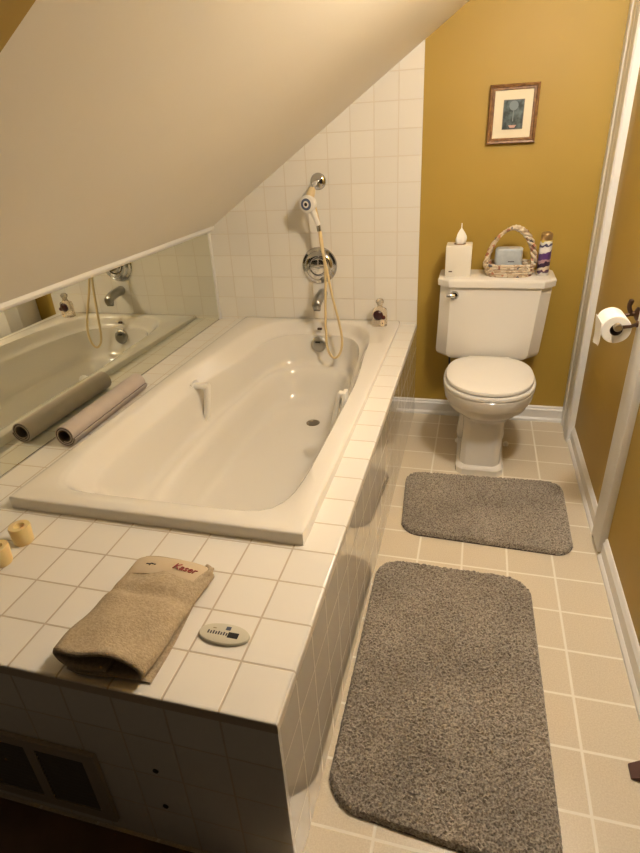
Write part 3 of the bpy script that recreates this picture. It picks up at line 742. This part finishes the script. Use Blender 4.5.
def bandz(x, t):
    u = (x + .593) / .098
    return H + .0150 + .0325 * (max(0, 1 - abs(u) ** 3.0)) ** .5
bn.loft([[(x, -1.984 + t * .058, bandz(x, t) + o_) for x in [-.688 + .188 * k / 24 for k in range(25)]] + [(x, -1.984 + t * .058, bandz(x, t) + o_ - .0022) for x in reversed([-.688 + .188 * k / 24 for k in range(25)])]
         for t, o_ in [(0, .0), (.1, .002), (.5, .0025), (.9, .002), (1, -.004)]])
band = part(bn, 'paper_band', M_band, tw, auto=60)
def text_mesh(s, size, loc, rot, m, name, parent, shear=0.0, ext=0.0004):
    cu = bpy.data.curves.new(name, 'FONT'); cu.body = s; cu.size = size; cu.extrude = ext; cu.align_x = 'CENTER'; cu.align_y = 'CENTER'; cu.shear = shear
    ob = bpy.data.objects.new('tmp', cu); COL.objects.link(ob)
    dg = bpy.context.evaluated_depsgraph_get(); me = bpy.data.meshes.new_from_object(ob.evaluated_get(dg))
    bpy.data.objects.remove(ob, do_unlink=True)
    me.transform(Matrix.Translation(loc) @ rot); me.materials.clear(); me.materials.append(m)
    p = parent; off = Vector((0, 0, 0))
    while p: off += p.location; p = p.parent
    for v in me.vertices: v.co -= off
    o = bpy.data.objects.new(name, me); COL.objects.link(o); o.parent = parent; return o
M_red = mat('red_print', (.28, .03, .03), .6); M_dk = mat('dark_print', (.06, .05, .06), .6)
text_mesh('Kaser', .023, Vector((-.550, -1.957, bandz(-.550, 0) + .0042)), Matrix.Rotation(0.17, 4, 'Y'), M_red, 'red_lettering', band, .35, .0008)
text_mesh('~r~', .015, Vector((-.632, -1.957, bandz(-.632, 0) + .0036)), Matrix.Rotation(-.08, 4, 'Y'), M_dk, 'dark_scribble', band, .3, .0008)

kp = thing('bath_keypad', (-.414, -2.07, H), 'oval whirlpool control keypad set on the platform tiles', 'keypad')
ktilt = Matrix.Rotation(0.0, 4, 'Z')
kc = (-.4145, -2.070)
part(MB().loft([sellipse(kc[0], kc[1], H + z, .0535 * k, .0245 * k, 2.1, 56) for z, k in [(.0002, .97), (.002, 1), (.005, 1), (.0075, .965), (.008, .90)]]), 'keypad_body', mat('grey_green_plastic', (.60, .57, .46), .3), kp)
part(MB().box(kc[0] + .009, kc[0] + .031, kc[1] - .009, kc[1] + .004, H + .0079, H + .0086), 'display', M_black, kp, smooth=False)
part(MB().box(kc[0] + .000, kc[0] + .010, kc[1] + .008, kc[1] + .0165, H + .0079, H + .0085), 'logo_square', mat('slate_blue', (.06, .08, .13), .4), kp, smooth=False)
ic = MB()
for i in range(8):
    xx = kc[0] - .034 + i * .0055
    ic.box(xx, xx + .003, kc[1] - .0055, kc[1] + (.001 if i % 2 else .0025), H + .0079, H + .0085)
part(ic, 'button_icons', M_dk, kp, smooth=False)
part(MB().box(kc[0] - .027, kc[0] - .020, kc[1] + .008, kc[1] + .010, H + .0079, H + .0084), 'small_print', mat('olive_print', (.30, .26, .15), .5), kp, smooth=False)

# ------------------------------------------------------------ rugs
def rug_mat(name, c1, c2, c3):
    m = bpy.data.materials.new(name); m.use_nodes = True; nt = m.node_tree; b = nt.nodes['Principled BSDF']
    b.inputs['Roughness'].default_value = .95; b.inputs['Sheen Weight'].default_value = .25
    tc = nt.nodes.new('ShaderNodeTexCoord'); n1 = nt.nodes.new('ShaderNodeTexNoise'); n1.inputs['Scale'].default_value = 210; n1.inputs['Detail'].default_value = 2
    n2 = nt.nodes.new('ShaderNodeTexNoise'); n2.inputs['Scale'].default_value = 5; n2.inputs['Detail'].default_value = 2
    for n in (n1, n2): nt.links.new(tc.outputs['Object'], n.inputs['Vector'])
    r = nt.nodes.new('ShaderNodeValToRGB'); r.color_ramp.elements[0].position = .36; r.color_ramp.elements[1].position = .66
    r.color_ramp.elements[0].color = (*c1, 1); r.color_ramp.elements[1].color = (*c3, 1); r.color_ramp.elements.new(.5).color = (*c2, 1)
    nt.links.new(n1.outputs[0], r.inputs[0])
    h = nt.nodes.new('ShaderNodeHueSaturation'); nt.links.new(r.outputs[0], h.inputs['Color'])
    mr = nt.nodes.new('ShaderNodeMapRange'); mr.inputs[1].default_value = .35; mr.inputs[2].default_value = .65; mr.inputs[3].default_value = .86; mr.inputs[4].default_value = 1.14
    nt.links.new(n2.outputs[0], mr.inputs[0]); nt.links.new(mr.outputs[0], h.inputs['Value']); nt.links.new(h.outputs[0], b.inputs['Base Color'])
    return m
M_rug = rug_mat('grey_pile', (.13, .105, .08), (.27, .235, .19), (.41, .365, .305))
M_rugb = mat('rug_backing', (.07, .05, .04), .8)
def rug(name, corners, rad, label, seed):
    """corners: near-left, near-right, far-right, far-left in world xy"""
    rnd = random.Random(seed)
    A, B, C_, D_ = [Vector((*c, 0)) for c in corners]
    W = ((B - A).length + (C_ - D_).length) / 2; Ht = ((D_ - A).length + (C_ - B).length) / 2
    ctr = (A + B + C_ + D_) / 4
    t = thing(name, (ctr.x, ctr.y, 0), label, 'rug', 'grey bath rugs')
    def mp(x, y):                                                     # local metres to world, relative to the centre
        u, v = x / W, y / Ht
        return A * (1 - u) * (1 - v) + B * u * (1 - v) + C_ * u * v + D_ * (1 - u) * v - ctr
    def inside(x, y):
        cx = min(max(x, rad), W - rad); cy = min(max(y, rad), Ht - rad)
        return rad - math.hypot(x - cx, y - cy) if (x < rad or x > W - rad) and (y < rad or y > Ht - rad) else min(x, y, W - x, Ht - y)
    N = 96; out = []
    for k in range(N):
        a = 2 * PI * k / N; c, s2 = math.cos(a), math.sin(a)
        x = (W / 2 - rad) * (1 if c > 0 else -1) + W / 2 + rad * c; y = (Ht / 2 - rad) * (1 if s2 > 0 else -1) + Ht / 2 + rad * s2
        out.append(mp(x, y))
    b2 = MB(); b2.loft([[Vector((p.x, p.y, z)) for p in out] for z in (.0008, .006)])
    b2.build('backing', M_rugb, t, smooth=False)
    # pile: a fine ruffled surface made of closely set tufts
    st = .0052; nx, ny = int(W / st), int(Ht / st); vs = []; idx = {}; fs = []
    for j in range(ny + 1):
        for i in range(nx + 1):
            x, y = W * i / nx, Ht * j / ny; d_ = inside(x, y)
            if d_ < -.0045: continue
            # pull rim vertices to the outline
            h = .022 * (1 - max(0, 1 - (d_ + .004) / .014) ** 2.2) + rnd.uniform(-.0034, .0034)
            if d_ < .0015: h = .005
            p = mp(x + rnd.uniform(-.0016, .0016), y + rnd.uniform(-.0016, .0016)); idx[(i, j)] = len(vs); vs.append((p.x, p.y, max(h, .004)))
    for j in range(ny):
        for i in range(nx):
            q = [(i, j), (i + 1, j), (i + 1, j + 1), (i, j + 1)]
            if all(k in idx for k in q): fs.append([idx[k] for k in q])
    link_mesh('pile', vs, fs, M_rug, t, smooth=False)
    return t
rug('bath_rug', [(-.190, -1.062), (.424, -1.085), (.432, -.615), (-.218, -.640)], .07, 'small grey shag bath rug in front of the toilet', 3)
rug('bath_rug', [(-.236, -2.0785), (.280, -2.12), (.264, -1.240), (-.246, -1.235)], .085, 'large grey shag bath rug beside the tub platform', 5)

# ------------------------------------------------------------ vent and screws on the dark front, door wedge
YF = YE
vt = thing('air_vent', (-.83, YF, .16), 'metal air return grille low on the shaded platform front', 'vent')
M_vent = mat('vent_enamel', (.40, .34, .27), .35)
vx0, vx1, vz0, vz1 = -1.06, -.66, .045, .277
vf = MB()
mid = -.825
for bx_ in ((vx0, vx1, vz1 - .028, vz1), (vx0, vx1, vz0, vz0 + .028), (vx0, vx0 + .03, vz0 + .028, vz1 - .028), (vx1 - .032, vx1, vz0 + .028, vz1 - .028), (mid - .013, mid + .013, vz0 + .028, vz1 - .028)):
    vf.box(bx_[0], bx_[1], YF - .010, YF - .0005, bx_[2], bx_[3])
part(vf, 'vent_frame', M_vent, vt, smooth=False)
part(MB().box(vx0 + .02, vx1 - .02, YF - .003, YF - .0005, vz0 + .02, vz1 - .02), 'vent_backing', M_black, vt, smooth=False)
lw = MB()
for k in range(14):
    z = vz0 + .033 + k * .0125
    lw.loft([[(x, YF - .009, z), (x, YF - .003, z + .008), (x, YF - .003, z + .009), (x, YF - .009, z + .001)] for x in (vx0 + .028, mid - .012)])
    lw.loft([[(x, YF - .009, z), (x, YF - .003, z + .008), (x, YF - .003, z + .009), (x, YF - .009, z + .001)] for x in (mid + .012, vx1 - .03)])
part(lw, 'louvres', mat('louvre_brown', (.10, .085, .07), .5), vt, smooth=False)
for (x, z, lb) in ((-.525, .268, 'upper of two small dark screws in the shaded front tiles'), (-.527, .146, 'lower of two small dark screws in the shaded front tiles')):
    s3 = MB().lathe([(.0065, 0), (.006, .002), (0, .0035)], (x, YF, z), 'y', 16).build('screw', M_black)
    s3.location = (0, 0, 0); tag(s3, lb, 'screw', 'screws in the platform front')
wg = MB(); wz = [(0.448, .001), (.448, .006), (.497, .032), (.497, .001)]
wg.loft([[(x, -1.86 + (x - .448) * -.1, z) for x, z in wz], [(x, -1.825 + (x - .448) * .2, z) for x, z in wz]])
tag(wg.build('door_wedge', mat('brown_rubber', (.09, .035, .025), .6), None, smooth=False), 'dark brown rubber wedge on the floor by the right baseboard', 'door stop')
